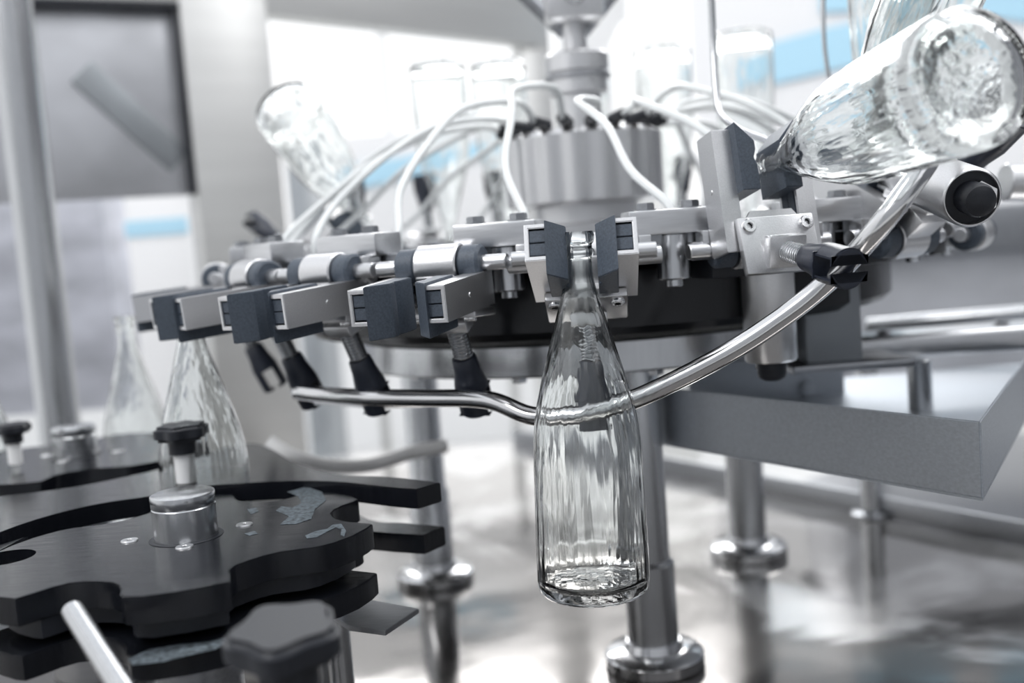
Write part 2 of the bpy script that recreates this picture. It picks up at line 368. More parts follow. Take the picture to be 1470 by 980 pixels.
ca = empty('rinser_carousel', (CX, CY, .34)); tag(ca, 'round stainless and black rinsing carousel with hub, hoses and mounting blocks', 'carousel')
def cz(z): return z - .34
b = B(); lathe(b, [(0, cz(.345)), (.322, cz(.345)), (.33, cz(.352)), (.33, cz(.40)), (.318, cz(.404)), (.318, cz(.424)), (0, cz(.424))], None, 96); mk('drum', b, M['black'], ca)
b = B(); annulus(b, .25, .392, cz(.420), cz(.430), bev=.001); mk('ring_plate', b, M['dark_steel'], ca)
b = B(); lathe(b, [(0, cz(.43)), (.10, cz(.43)), (.10, cz(.445)), (.06, cz(.45)), (.06, cz(.469)), (0, cz(.469))], None, 64); mk('hub_pedestal', b, M['matte_steel'], ca)
# manifold: fluted drum with fittings
b = B(); N = 144; t_ = []
for z_, rr in ((.468, .080), (.472, .089), (.545, .090), (.551, .082)):
    t_.append([b.verts.new(((rr + (.0022 * math.cos(18 * 2 * PI * i / N) if rr > .085 else 0)) * math.cos(2 * PI * i / N), (rr + (.0022 * math.cos(18 * 2 * PI * i / N) if rr > .085 else 0)) * math.sin(2 * PI * i / N), cz(z_))) for i in range(N)])
for a_, c_2 in zip(t_, t_[1:]):
    for i in range(N): b.faces.new((a_[i], a_[(i + 1) % N], c_2[(i + 1) % N], c_2[i]))
b.faces.new(t_[0][::-1]); b.faces.new(t_[-1])
mk('manifold', b, M['matte_steel'], ca)
b = B(); lathe(b, [(0, cz(.550)), (.026, cz(.550)), (.026, cz(.594)), (.034, cz(.596)), (.034, cz(.618)), (.037, cz(.62)), (.037, cz(.638)), (.034, cz(.641)), (.0135, cz(.641)), (.0135, cz(.69)), (0, cz(.69))], None, 56); mk('spindle', b, M['matte_steel'], ca)
b = B(); annulus(b, .034, .0382, cz(.612), cz(.616), n=56, bev=.0004); mk('collar_band', b, M['dark_steel'], ca)
for k in range(18):
    b = B(); a = R(20 * k + 4); o_ = Vector((math.sin(a), -math.cos(a), 0))
    cyl(b, o_ * .074 + Vector((0, 0, cz(.546))), o_ * .074 + Vector((0, 0, cz(.560))), .007, 16)
    cyl(b, o_ * .070 + Vector((0, 0, cz(.557))), o_ * .098 + Vector((0, 0, cz(.560))), .0065, 16); mk('elbow_fitting', b, M['plastic'], ca)
for k in range(18):
    phi = PH + 10 + STEP * k; ph2 = phi - 4
    def o2(p, r, z): a = R(p); return Vector((r * math.sin(a), -r * math.cos(a), cz(z)))
    jit = random.uniform(-.012, .016)
    b = B(); tube(b, catmull([o2(20 * k + 4, .096, .560), o2(20 * k + 4, .125, .573 + jit), o2(ph2 - 6, .18, .568 + jit), o2(ph2, .25, .535 + jit), o2(ph2 + 2, .312, .488 + jit * .6), o2(phi + 2, .348, .452), o2(phi + 2, .352, .425)], 8), .0038, 12); mk('hose', b, M['tube'], ca)
# mounting blocks
def build_block():
    e_ = []
    b = B(); box(b, (0, 0, 0), (.068, .034, .0195), None, .0012); bl = mk('mounting_block', b, M['steel'], ca)
    for s in (-1, 1):
        b = B(); hexhead(b, (s * .018, -.004, .0097), (0, 0, 1), .0075, .0062); lathe(b, [(0, .0097), (.009, .0097), (.009, .0108), (0, .0108)], Matrix.Translation((s * .018, -.004, 0)), 24); mk('bolt', b, M['dark_steel'], bl)
    b = B(); cyl(b, (.004, .004, -.0097), (.004, .004, -.046), .0135, 32, .001); cyl(b, (.004, .004, -.046), (.004, .004, -.052), .007, 20); mk('spray_nozzle', b, M['steel_v'], bl)
    for s in (-1, 1):
        b = B(); box(b, (s * .025, -.018, -.018), (.010, .022, .018), None, .001); cyl(b, (s * .034, -.023, -.0245), (s * .012, -.023, -.0245), .0072, 24); mk('pin_lug', b, M['steel'], bl)
    return bl
blk = build_block()
for k in range(18):
    phi = PH + 10 + STEP * k; o_ = blk if k == 0 else dup(blk)
    o_.location = ringpt(phi, .388, .4385) - ca.location; o_.rotation_euler = (0, 0, R(phi))
for k in range(18):
    phi = PHI(k); b = B()
    box(b, (0, .052, -.012), (.05, .044, .022), None, .002); box(b, (0, .03, .002), (.02, .05, .012), None, .001)
    o_ = mk('black_bracket', b, M['plastic'], ca); o_.location = ringpt(phi, .418, .413) - ca.location; o_.rotation_euler = (0, 0, R(phi))

# ---------------------------------------------------------------- gripper: local x tangential, -y outward, z up, origin on the pivot
AL = R(21); ca_, sa_ = math.cos(AL), math.sin(AL)
def L(x_, o, z): return Vector((x_, -o, z))
adir = Vector((0, -ca_, sa_)); pdir = Vector((0, sa_, ca_))             # along the jaw, and perpendicular to it (up)
FR = (.087, .0171)
def jaw_m(w, p=0):                                                       # matrix: local X = x, local Y = pdir, local Z = adir, at distance w behind the front end
    o = L(0, FR[0], FR[1]) + adir * w + pdir * p
    m = Matrix((Vector((1, 0, 0)), pdir, Vector((1, 0, 0)).cross(pdir))).transposed().to_4x4(); m.translation = o; return m
# (1,0,0) x pdir = (0,-ca,sa) = adir
gr = empty('bottle_gripper', (0, 0, 0))
for s in (-1, 1):
    b = B(); h = .0125; wd = .015; th = .0032
    h = .0135
    C = [(.039, -h), (.039, h), (.039 - wd, h), (.039 - wd, h - th), (.039 - th, h - th), (.039 - th, -h + th), (.039 - wd, -h + th), (.039 - wd, -h)]
    C = [(s * x_, y_) for x_, y_ in C]
    prism(b, C, .094, jaw_m(-.094), bev=.0006)
    cyl(b, L(s * .0386, .045, .001), L(s * .0396, .045, .001), .002, 12, .0002)
    ch = mk('jaw_channel', b, M['matte_steel'], gr)
    # rubber pad: block in the channel plus V-cut jaw reaching inwards
    b = B()
    for y0, y1 in ((-.0092, -.0004), (.0004, .0092)):
        prism(b, [(s * .0357, y0), (s * .0357, y1), (s * .0235, y1), (s * .0235, y0)], .078, jaw_m(-.0795), bev=.0004)
    P = [(.0245, 0), (.0125, -.0125), (.0103, -.015), (.0103, -.0215), (.0125, -.0275), (.0103, -.0335), (.0103, -.052), (.0245, -.052)]
    mm = jaw_m(.002, -.0245) @ Matrix(((1, 0, 0, 0), (0, 0, 1, 0), (0, 1, 0, 0), (0, 0, 0, 1)))
    prism(b, [(s * x_, y_) for x_, y_ in P], .040, mm, bev=.0006)
    bmesh.ops.recalc_face_normals(b, faces=b.faces)
    mk('rubber_pad', b, M['rubber'], gr)
# knuckle on the pivot
b = B(); cyl(b, (-.018, 0, .005), (.018, 0, .005), .0165, 40, .0012); box(b, L(0, .004, -.012), (.034, .028, .032), None, .0015); mk('knuckle', b, M['matte_steel'], gr)
for s in (-1, 1):
    b = B(); cyl(b, (s * .0182, 0, .005), (s * .036, 0, .005), .0145, 36, .0022); mk('bushing', b, M['rubber'], gr)
b = B(); cyl(b, (-.056, 0, .005), (.056, 0, .005), .0062, 24); mk('pivot_pin', b, M['steel'], gr)
# bracket plate with screws
n_ = Vector((0, -.45, -.893)).normalized(); PR = axes_to(n_, (0, 1, 0)); PR = Matrix((Vector((1, 0, 0)), n_.cross(Vector((1, 0, 0))), n_)).transposed().to_4x4()
pc = L(0, .008, -.034)
b = B()
def pm(x_, y_, z_): return pc + PR.to_3x3() @ Vector((x_, y_, z_))
box(b, pc, (.062, .044, .007), PR, .0015)
vy = PR.to_3x3() @ Vector((0, 1, 0)); top = 1 if vy.dot(adir) > 0 else -1
prism(b, [(-.023, top * .020), (.023, top * .020), (.017, top * .028), (-.017, top * .028)] if top > 0 else [(-.023, top * .020), (-.017, top * .028), (.017, top * .028), (.023, top * .020)], .005, Matrix.Translation(pm(0, 0, -.006)) @ PR, bev=.0005)
bp = mk('bracket_plate', b, M['matte_steel'], gr)
for s in (-1, 1):
    b = B(); m_ = Matrix.Translation(pm(s * .0235, top * .0145, .0035)) @ PR
    lathe(b, [(.0026, .0012), (.0026, .003), (.0048, .003), (.0054, .0022), (.0054, 0), (0, 0), (0, .0012)], m_, 24); mk('screw', b, M['chrome'], bp)
# post carrying the follower
f_ = Vector((0, -.02, -1)).normalized(); FR3 = Matrix((Vector((1, 0, 0)), f_.cross(Vector((1, 0, 0))), f_)).transposed().to_4x4()
f0 = pm(0, -top * .005, .003)
b = B(); box(b, f0 + f_ * .005, (.030, .024, .010), FR3, .0015); mk('follower_block', b, M['matte_steel'], gr)
prof = [(0, 0)]
for i in range(9): prof += [(.0058, i * .0031), (.0082, i * .0031 + .0008), (.0082, i * .0031 + .0018), (.0058, i * .0031 + .0027)]
prof += [(.0052, .028), (0, .028)]
b = B(); lathe(b, prof, Matrix.Translation(f0 + f_ * .010) @ FR3, 28); mk('spring', b, M['steel_v'], gr)
b = B(); fo = f0 + f_ * .038
lathe(b, [(0, 0), (.0092, 0), (.0102, .001), (.0112, .012), (.0142, .026), (.0142, .030), (0, .030)], Matrix.Translation(fo) @ FR3, 32)
for s in (-1, 1):
    hp_ = []
    for i in range(13):
        a = R(-62 + i * 124 / 12); hp_.append((.0142 * math.sin(a), .0142 * math.cos(a)))
    hp_ = hp_ + [(.0125, .0082), (-.0125, .0082)][::1]
    prism(b, [(x_, s * y_) for x_, y_ in hp_], .024, Matrix.Translation(fo + f_ * .029) @ FR3, bev=.0012)
mk('guide_fork', b, M['fork'], gr)

# ---------------------------------------------------------------- bottle: origin at the centre of its mouth, local -z runs to the base
def bottle_profile():
    H = .252
    o = [(0.0, .0045), (.012, .004), (.026, .0015), (.033, .0002), (.0375, .0008), (.0402, .004), (.0410, .010), (.0408, .03), (.0402, .06), (.0394, .09), (.0386, .108), (.0372, .122), (.0345, .136), (.0300, .153), (.0255, .168), (.0215, .181), (.0170, .196), (.0140, .206), (.0118, .214), (.0105, .220), (.0101, .224), (.0099, .233), (.0100, .2345), (.0118, .2355), (.0122, .2375), (.0118, .2395), (.0105, .2405), (.0104, .243), (.0115, .2442), (.0124, .2465), (.0124, .2495), (.0115, .252)]
    i_ = [(.0094, .252), (.0086, .250), (.0082, .238), (.0082, .222), (.0098, .213), (.0120, .2045), (.0148, .195), (.0192, .180), (.0232, .167), (.0277, .152), (.0320, .136), (.0346, .122), (.0360, .108), (.0368, .09), (.0377, .06), (.0383, .03), (.0380, .014), (.0355, .0085), (.030, .0072), (.018, .0095), (0.0, .0125)]
    return [(r, (z - H) * 1.04) for r, z in o + i_]
b = B(); lathe(b, bottle_profile(), None, 96)
for i in range(64):                                                     # knurled bearing ring on the base
    a = 2 * PI * i / 64; t = bmesh.new(); bmesh.ops.create_uvsphere(t, u_segments=6, v_segments=4, radius=.0011)
    merge(b, t, Matrix.Translation((.0335 * math.cos(a), .0335 * math.sin(a), -.2618)))
bot0 = mk('glass_bottle', b, M['glass'], smooth=60)
BOT_USED = [False]
def place_bottle(mouth, rot, label, group=None, name=None):
    o = bot0 if not BOT_USED[0] else bot0.copy()
    if BOT_USED[0]: COL.objects.link(o)
    BOT_USED[0] = True
    o.location = mouth; o.rotation_euler = rot
    for k_ in ('group',):
        if k_ in o.keys(): del o[k_]
    return tag(o, label, 'bottle', group)

TH = {0: 0, 1: 80, 2: 128, 15: -25, 16: -25, 17: -25, 14: -25, 13: 125}
GL = {0: 'gripper holding the upright glass bottle front and centre', 1: 'tilted-up gripper holding the neck of the bottle lying toward the camera at right',
      2: 'gripper half hidden behind the base of the bottle at upper right', 17: 'empty gripper nearest the left of the front bottle, showing both jaws',
      16: 'empty gripper second to the left of the front bottle', 15: 'leftmost front gripper, holding a blurred hanging bottle',
      14: 'gripper just behind the leftmost hanging bottle, mostly hidden', 13: 'gripper holding the tilted blurred bottle in front of the wide post'}
BL = {0: 'clear glass bottle hanging upright from the front gripper, in sharp focus', 1: 'large clear glass bottle lying toward the camera at upper right, base facing out',
      2: 'clear glass bottle tipped base up behind the lying bottle at upper right', 15: 'blurred glass bottle hanging below the leftmost gripper',
      13: 'blurred bright glass bottle tilted base up and left before the wide post'}
INV = {3: 'inverted glass bottle on the right flank of the ring, next behind the tipped one', 4: 'inverted glass bottle at right rear of the ring, in front of the banner', 7: 'inverted glass bottle beside the thin bent rod, right of the hub',
       8: 'inverted glass bottle directly right of the hub spindle', 9: 'inverted glass bottle behind the hub spindle',
       10: 'inverted glass bottle just left of the hub spindle', 11: 'inverted glass bottle at left rear, next to the tilted bright bottle'}
RG = {3: 'turned-over gripper on the right flank of the ring, under the horizontal cylinder', 4: 'turned-over gripper at right, behind the horizontal cylinder and the lying bottle',
      5: 'empty turned-over gripper at the far right of the ring', 6: 'empty turned-over gripper at right rear, below the blue band', 7: 'turned-over gripper under the inverted bottle beside the bent rod',
      8: 'turned-over gripper under the inverted bottle right of the hub spindle', 9: 'turned-over gripper hidden straight behind the hub manifold', 10: 'turned-over gripper at the left rear edge of the hub manifold',
      11: 'turned-over gripper left of the hub, seen between the hoses', 12: 'turned-over gripper with dark fork next to the tilted blurred bottle'}
NOB = (5, 6, 12, 14, 16, 17)
for k in range(NST):
    phi = PHI(k); th = TH.get(k, 172)
    if k == 0: g_ = gr
    else: g_ = dup(gr)
    g_.location = ringpt(phi, .418, .413); g_.rotation_euler = (R(-th), 0, R(phi))
    if k in GL: tag(g_, GL[k], 'gripper', 'bottle grippers around the carousel')
    else: tag(g_, RG[k], 'gripper', 'bottle grippers around the carousel')
    if k in NOB: continue
    thr = R(th)
    rel = (.063, .0225)
    mo = rel[0] * math.cos(thr) - rel[1] * math.sin(thr); mz = rel[0] * math.sin(thr) + rel[1] * math.cos(thr)
    bth = {0: 0, 1: 97, 2: 150, 15: 0, 13: 140}.get(k, 180)
    zz = .413 + mz + (.035 if k in INV else 0)
    mp_, rt_ = ringpt(phi, .418 + mo, zz), (R(-bth), R(0), R(phi))
    if k == 1:                                                           # leans in its jaws a little to the right
        mp_ = U(1098, 242, .838); bs_ = U(1392, 112, .588); rt_ = (bs_ - mp_).to_track_quat('-Z', 'Y').to_euler()
    if k == 13:
        mp_ = U(522, 318, 1.46); bs_ = U(446, 205, 1.30); rt_ = (bs_ - mp_).to_track_quat('-Z', 'Y').to_euler()
    if k == 0: mp_ = mp_ + Vector((-.003, 0, 0)); rt_ = (0, R(1.1), 0)
    place_bottle(mp_, rt_, BL.get(k) or INV[k], 'glass bottles on the carousel')

# ---------------------------------------------------------------- guide rail that turns the grippers
P = [ringpt(-33, .335, .296), ringpt(-43, .34, .294), ringpt(-51, .352, .296), ringpt(-54, .372, .300)] + [ringpt(p_, .388, .306) for p_ in (-51, -44, -36, -27)]
P += [U(700, 574, .835), U(765, 597, .81), U(835, 594, .795), U(915, 571, .775), U(1030, 515, .75), U(1120, 458, .735), U(1195, 398, .72), U(1258, 330, .69), U(1303, 272, .685), U(1338, 222, .705), U(1380, 150, .79), U(1440, 90, .90), U(1500, 70, 1.0)]
b = B(); tube(b, catmull(P, 10), .0075, 24); rail = mk('guide_rail', b, M['chrome']); tag(rail, 'bent polished steel rod sweeping behind the front bottle and up to the right', 'rail')
# ---------------------------------------------------------------- cylinders next to the turning gripper
def cylinder_thing(a, bdir, Ln, r, label):
    a = Vector(a); root = empty('air_cylinder', a); root.rotation_euler = axes_to(bdir).to_euler(); tag(root, label, 'cylinder', 'air cylinders at the right of the ring')
    b = B(); lathe(b, [(0, 0), (r - .001, 0), (r, .001), (r, Ln - .002), (r - .0015, Ln), (r - .0022, Ln), (r - .0022, Ln - .010), (0, Ln - .010)], None, 56); mk('barrel', b, M['matte_steel'], root)
    b = B(); lathe(b, [(0, Ln - .012), (r * .9, Ln - .012), (r * .9, Ln - .005), (r * .56, Ln - .004), (r * .56, Ln + .010), (r * .50, Ln + .0145), (r * .3, Ln + .017), (0, Ln + .0175)], None, 40); mk('end_knob', b, M['plastic'], root)
    b = B(); hexhead(b, (.003, 0, Ln - .004), (0, 0, 1), r * .60, .012); cy_ = mk('clamp_nut', b, M['chrome'], root)
    return root
va = U(1100, 372, .90); cylinder_thing(va, (0, 0, -1), .088, .0225, 'upright blasted steel cylinder hanging under the turning gripper at right')
ha = U(1285, 240, .90); hb_ = U(1396, 284, .745); dd = hb_ - ha
cylinder_thing(ha, dd, dd.length, .0215, 'horizontal blasted steel cylinder with black end knob pointing right, under the lying bottle')
b = B(); cyl(b, U(1442, 262, 1.0), U(1640, 262, 1.0), .018, 40, .001); tag(mk('shaft', b, M['matte_steel']), 'smooth horizontal steel shaft at the right picture edge', 'shaft')

# bracket box behind cylinder
bx_ = empty('bearing_box', U(1196, 470, .98)); tag(bx_, 'dark box bracket behind the rising rail, right of the upright cylinder', 'bracket')
p_ = U(1152, 392, .98); q_ = U(1240, 520, .98)
b = B(); box(b, Vector(((p_.x + q_.x) / 2, 1.01, (p_.z + q_.z) / 2)) - bx_.location, (q_.x - p_.x, .06, p_.z - q_.z), None, .003); mk('box', b, M['grey_pl'], bx_)
b = B(); box(b, Vector(((p_.x + q_.x) / 2 + .01, 1.0, q_.z)) - bx_.location, (q_.x - p_.x + .06, .09, .008), None, .002); mk('foot', b, M['dark_steel'], bx_)

# ================================================================ drip tray
tr = empty('drip_tray', U(1200, 620, .95)); tag(tr, 'folded grey sheet steel tray with sharp corner at right, over the deck', 'tray')
TA = G(1407, 605, .278); TB = G(905, 551, .278); TC = G(1500, 478, .278)
dirw = (TC - TA); TC2 = TA + dirw * 1.3; TD = TB + dirw * .62
def wallp(a, c, z0, z1, th, out_n):
    """thin folded sheet between a and c"""
    d = (c - a); d.z = 0; n2 = Vector((d.y, -d.x, 0)).normalized() * th
    if n2.dot(out_n) > 0: n2 = -n2
    bq = B(); vs4 = []
    for z_ in (z0, z1):
        for p in (a, c, c + n2, a + n2): vs4.append(bq.verts.new(Vector((p.x, p.y, z_)) - tr.location))
    for f4 in ((0, 1, 2, 3), (4, 5, 6, 7), (0, 1, 5, 4), (1, 2, 6, 5), (2, 3, 7, 6), (3, 0, 4, 7)): bq.faces.new([vs4[i] for i in f4])
    bmesh.ops.recalc_face_normals(bq, faces=bq.faces); bmesh.ops.bevel(bq, geom=bq.edges[:], offset=.0010, segments=2, affect='EDGES'); return bq
mk('front_wall', wallp(TA, TB, .221, .278, .0022, Vector((-1, -.5, 0))), M['tray'], tr)
mk('side_wall', wallp(TA, TC2, .221, .278, .0022, Vector((1, -.5, 0))), M['tray'], tr)
b = B(); prism(b, [((p.x - tr.location.x), (p.y - tr.location.y)) for p in (TA, TC2, TD, TB)], .002, Matrix.Translation((0, 0, .2195 - tr.location.z))); mk('tray_floor', b, M['tray'], tr)
# stands
def post(px, py, zb, zt, r, label, flange=True):
    g = G(px, py, zb); root = empty('support_post', g); tag(root, label, 'post')
    b = B(); cyl(b, (0, 0, 0), (0, 0, zt - zb), r, 36); mk('rod', b, M['steel_v'], root)
    if flange: b = B(); lathe(b, [(0, 0), (r * 1.9, 0), (r * 1.9, .004), (r * 1.5, .007), (0, .007)], None, 36); mk('foot_flange', b, M['dark_steel'], root)
post(1252, 738, 0, .2195, .0155, 'slim round post holding the tray above the wet deck', True)
gq = G(1322, 600, .2215); post(1322, 588, .2215, .276, .0125, 'short round post standing inside the tray below the cross beam', False)
# cross beams and tube behind the tray
xb = empty('cross_beam', U(1300, 500, 1.28)); tag(xb, 'flat horizontal steel beam crossing above the tray', 'beam')
b = B(); pa = U(1172, 500, 1.12); pb2 = U(1700, 500, 1.12); d = pb2 - pa
box(b, Vector(((pa.x + pb2.x) / 2, 1.15, .2885)) - xb.location, (pb2.x - pa.x, .07, .027), None, .006, 3); mk('beam', b, M['steel'], xb)
b = B()
for k in range(3): hexhead(b, Vector((pa.x + .08 + k * .13, 1.14, .3015)) - xb.location, (0, 0, 1), .008, .006)
mk('bolts', b, M['chrome'], xb)
b = B(); cyl(b, U(1245, 470, 1.5), U(1620, 436, 1.35), .0125, 30); tag(mk('round_bar', b, M['steel_v']), 'bright round horizontal bar in front of the grey housing', 'bar')
b = B(); pa = U(1005, 520, 1.16); pb2 = U(1250, 600, 1.16)
box(b, Vector(((pa.x + pb2.x) / 2, 1.25, (pa.z + pb2.z) / 2)), (pb2.x - pa.x, .006, pa.z - pb2.z), None, .001)
hexhead(b, U(1160, 557, 1.243), (0, -1, 0), .009, .005)
tag(mk('splash_plate', b, M['tray']), 'grey splash plate with one round bolt behind the tray wall', 'plate')

# thin bent rods top right
b = B(); tube(b, catmull([U(1019, -60, .98), U(1024, 60, .98), U(1028, 130, .97), U(1034, 162, .96), U(1060, 185, .95), U(1105, 203, .94)], 8), .0032, 14); tag(mk('bent_rod', b, M['steel_v']), 'thin bent steel rod dropping from the top edge to the turning gripper', 'rod')
b = B(); tube(b, catmull([U(1184, -60, 1.1), U(1182, 20, 1.1), U(1184, 70, 1.1), U(1190, 112, 1.1)], 8), .0022, 12); tag(mk('thin_rod', b, M['steel_v']), 'thin straight rod hanging from the top edge left of the lying bottle', 'rod')
# yoke above the spindle
yk = empty('spindle_yoke', (CX, CY, .708)); tag(yk, 'silver yoke with slanted arms over the hub spindle', 'yoke')
b = B(); box(b, (0, -.01, -.008), (.066, .05, .05), None, .006); mk('clamp_block', b, M['matte_steel'], yk)
b = B(); cyl(b, (0, -.036, -.006), (0, -.046, -.006), .014, 28); mk('clamp_screw', b, M['chrome'], yk)
for s in (-1, 1):
    b = B(); tube(b, [Vector((s * .010, .012, -.040)), Vector((s * .15, .02, .11))], .009, 16); mk('arm', b, M['dark_steel'], yk)

# ================================================================ starwheels and guides
SZ = .24
c1 = G(268, 770, SZ)
RND = [(-14.5, .135), (-13.6, .125), (-12.6, .112), (-10.5, .103), (-6, .0985), (0, .0975), (6, .099), (10, .104), (13, .112), (14.6, .122), (16.5, .128), (22, .1315), (32, .131), (42, .130)]
WID = [(-16, .130), (-14.6, .119), (-13, .106), (-9, .098), (-3, .095), (4, .0945), (10, .0975), (15, .106), (19, .115), (24, .1215), (32, .1275), (40, .1315), (45, .1335)]
RN2 = [(-13, .125), (-10, .115), (-5, .107), (1, .1035), (7, .104), (12, .109), (16, .119), (18, .130), (20, .1355), (26, .1375), (34, .1375), (42, .1365)]
def star_poly(r_s=1.0, closed=False):
    o = []
    for k in range(6):
        tpl = (RND, WID, RN2)[k % 3]
        if closed and k == 5: tpl = [(-30, .1365), (-22, .142), (-14, .153), (-6, .16), (2, .161), (10, .159), (20, .15), (30, .142), (40, .137)]
        for da, r in tpl:
            a = R(-16 + 60 * k + da); o.append((r * r_s * math.sin(a), -r * r_s * math.cos(a)))
    return o
st = empty('starwheel', (c1.x, c1.y, 0)); tag(st, 'glossy black six-pocket starwheel with steel centre cap, nearest the camera', 'starwheel', 'black starwheels')
def disc_with_hole(z, th, holes):
    b = B(); prism(b, star_poly(1, True), th, Matrix.Translation((0, 0, z - th)), bev=.0008)
    return b
up = mk('upper_disc', disc_with_hole(SZ, .018, []), M['black'], st)
# round hole cut with a boolean evaluated to mesh
def cut(o, cx_, cy_, r, z0, z1):
    b = B(); cyl(b, (cx_, cy_, z0), (cx_, cy_, z1), r, 48, 0.00001); me = bpy.data.meshes.new('c'); b.to_mesh(me); b.free()
    co_ = bpy.data.objects.new('c', me); COL.objects.link(co_)
    md = o.modifiers.new('b', 'BOOLEAN'); md.object = co_; md.operation = 'DIFFERENCE'; md.solver = 'EXACT'
    dg = bpy.context.evaluated_depsgraph_get(); dg.update(); nm = bpy.data.meshes.new_from_object(o.evaluated_get(dg))
    o.modifiers.clear(); o.data = nm; bpy.data.objects.remove(co_, do_unlink=True)
hg = G(8, 800, SZ) - c1
co_parent = up.parent; up.parent = None
cut(up, hg.x, hg.y, .0195, SZ - .05, SZ + .02); up.parent = co_parent
b = B(); prism(b, star_poly(.89), .012, Matrix.Translation((0, 0, .2095))); mk('spacer_disc', b, M['plastic'], st)
b = B(); prism(b, star_poly(1.0), .016, Matrix.Translation((0, 0, .188)), bev=.0008); lw = mk('lower_disc', b, M['black'], st)
b = B(); lathe(b, [(0, .0), (.03, 0), (.03, .21), (0, .21)], None, 40); mk('shaft', b, M['dark_steel'], st)
b = B(); lathe(b, [(0, SZ - .002), (.0222, SZ - .002), (.0222, SZ + .0225), (.0216, SZ + .0232), (.0222, SZ + .0240), (.0226, SZ + .0305), (.0222, SZ + .0318), (.0205, SZ + .0326), (0, SZ + .0332)], None, 56); mk('centre_cap', b, M['steel_v'], st)
b = B(); annulus(b,   .0224, .0258, SZ - .001, SZ + .0004, n=56, bev=.0001); mk('cap_seat', b, M['plastic'], st)
for k, (px, py) in enumerate(((186, 776), (265, 785), (351, 753), (262, 745))):
    g = G(px, py, SZ) - c1; b = B()
    if k == 3: g = Vector((-.004, .03, 0))
    m_ = Matrix.Translation((g.x, g.y, SZ))
    lathe(b, [(0, .0004), (.0018, .0004), (.0022, .0009), (.0058, .0009), (.0062, .0003), (.0062, -.002), (0, -.002)], m_, 28); sk_ = mk('countersunk_screw', b, M['matte_steel'], st)
    b = B(); hexhead(b, (g.x, g.y, SZ + .0003), (0, 0, 1), .0021, .0003); mk('hex_socket', b, M['plastic'], sk_)
# dried residue marks: thin film patches lying on the disc
def smear(poly, z, name, parent, org):
    b = B(); P = [G(x_, y_, z) - org for x_, y_ in poly]; prism(b, [(p.x, p.y) for p in P], .00025, Matrix.Translation((0, 0, z + .00005))); return mk(name, b, M['smear'], parent)
smear([(396, 733), (404, 727), (420, 729), (433, 722), (428, 712), (412, 706), (440, 699), (462, 706), (468, 718), (452, 731), (447, 745), (425, 752), (402, 753), (415, 741)], SZ, 'residue_mark', st, c1)
smear([(438, 769), (452, 763), (470, 759), (478, 753), (490, 752), (497, 762), (494, 770), (489, 768), (490, 760), (482, 757), (472, 762), (455, 771), (441, 773)], SZ, 'residue_mark', st, c1)
smear([(355, 731), (368, 729), (371, 734), (360, 738)], SZ, 'residue_mark', st, c1)
smear([(351, 766), (365, 762), (370, 766), (358, 769)], SZ, 'residue_mark', st, c1)
smear([(184, 946), (215, 932), (255, 925), (300, 921), (322, 915), (330, 920), (310, 932), (270, 941), (235, 950), (190, 955)], .204, 'residue_mark', st, c1)
c2 = G(110, 654, SZ)
st2 = dup(st, (c2.x, c2.y, 0), (0, 0, R(-20))); tag(st2, 'blurred black starwheel with steel cap behind, by the round column', 'starwheel', 'black starwheels')
for ch in list(st2.children):
    if ch.name.startswith('residue'): bpy.data.objects.remove(ch, do_unlink=True)

# guide plates
def guide(pts, z, th, org): 
    b = B(); P = [G(x_, y_, z) - org for x_, y_ in pts]; P = catmull(P + [P[0]], 5)[:-1]
    return b, [(p.x, p.y) for p in P]
go = G(450, 680, .246)
UP = [(632, 692), (598, 702), (560, 699), (494, 692), (440, 690), (390, 691), (340, 694), (300, 697), (258, 703), (215, 712), (165, 719), (122, 727), (60, 743), (0, 764), (-70, 795), (-130, 780), (-130, 715), (-60, 717), (0, 712), (60, 705), (120, 696), (180, 684), (240, 670), (290, 655), (330, 640), (365, 636), (392, 645), (425, 664), (480, 680), (560, 684)]
gp = empty('guide_plate', go); tag(gp, 'black curved guide plate ending in the upper square finger beside the starwheel', 'guide plate', 'black guide plates')
def sharp_poly(pts, z, org, k=4, sharp=()):
    P = [G(x_, y_, z) - org for x_, y_ in pts]; n = len(P); o = []
    for i in range(n):
        p0, p1, p2, p3 = P[i - 1], P[i], P[(i + 1) % n], P[(i + 2) % n]
        if i in sharp: p0 = p1
        if (i + 1) % n in sharp: p3 = p2
        for j in range(k):
            u = j / k; o.append(.5 * ((2 * p1) + (p2 - p0) * u + (2 * p0 - 5 * p1 + 4 * p2 - p3) * u * u + (3 * p1 - p0 - 3 * p2 + p3) * u ** 3))
    return [(p.x, p.y) for p in o]
b = B(); prism(b, sharp_poly(UP, .246, go, 4, (0, 1)), .016, Matrix.Translation((0, 0, -.016)), bev=.0008); mk('plate', b, M['black'], gp)
b = B()
for px, py in ((470, 684), (560, 692)):
    g = G(px, py, .246) - go; lathe(b, [(0, .0008), (.005, .0008), (.0056, 0), (0, 0)], Matrix.Translation((g.x, g.y, 0)), 24)
b.free()
go2 = G(520, 760, .202)
LWp = [(638, 755), (608, 768), (560, 765), (500, 760), (440, 757), (390, 757), (340, 760), (300, 764), (250, 770), (200, 778), (200, 735), (300, 715), (400, 705), (470, 715), (530, 745), (580, 750)]
gp2 = empty('guide_plate', go2); tag(gp2, 'lower black guide plate with square finger poking out right of the starwheel', 'guide plate', 'black guide plates')
b = B(); prism(b, sharp_poly(LWp, .202, go2, 4, (0, 1)), .016, Matrix.Translation((0, 0, -.016)), bev=.0008); mk('plate', b, M['black'], gp2)
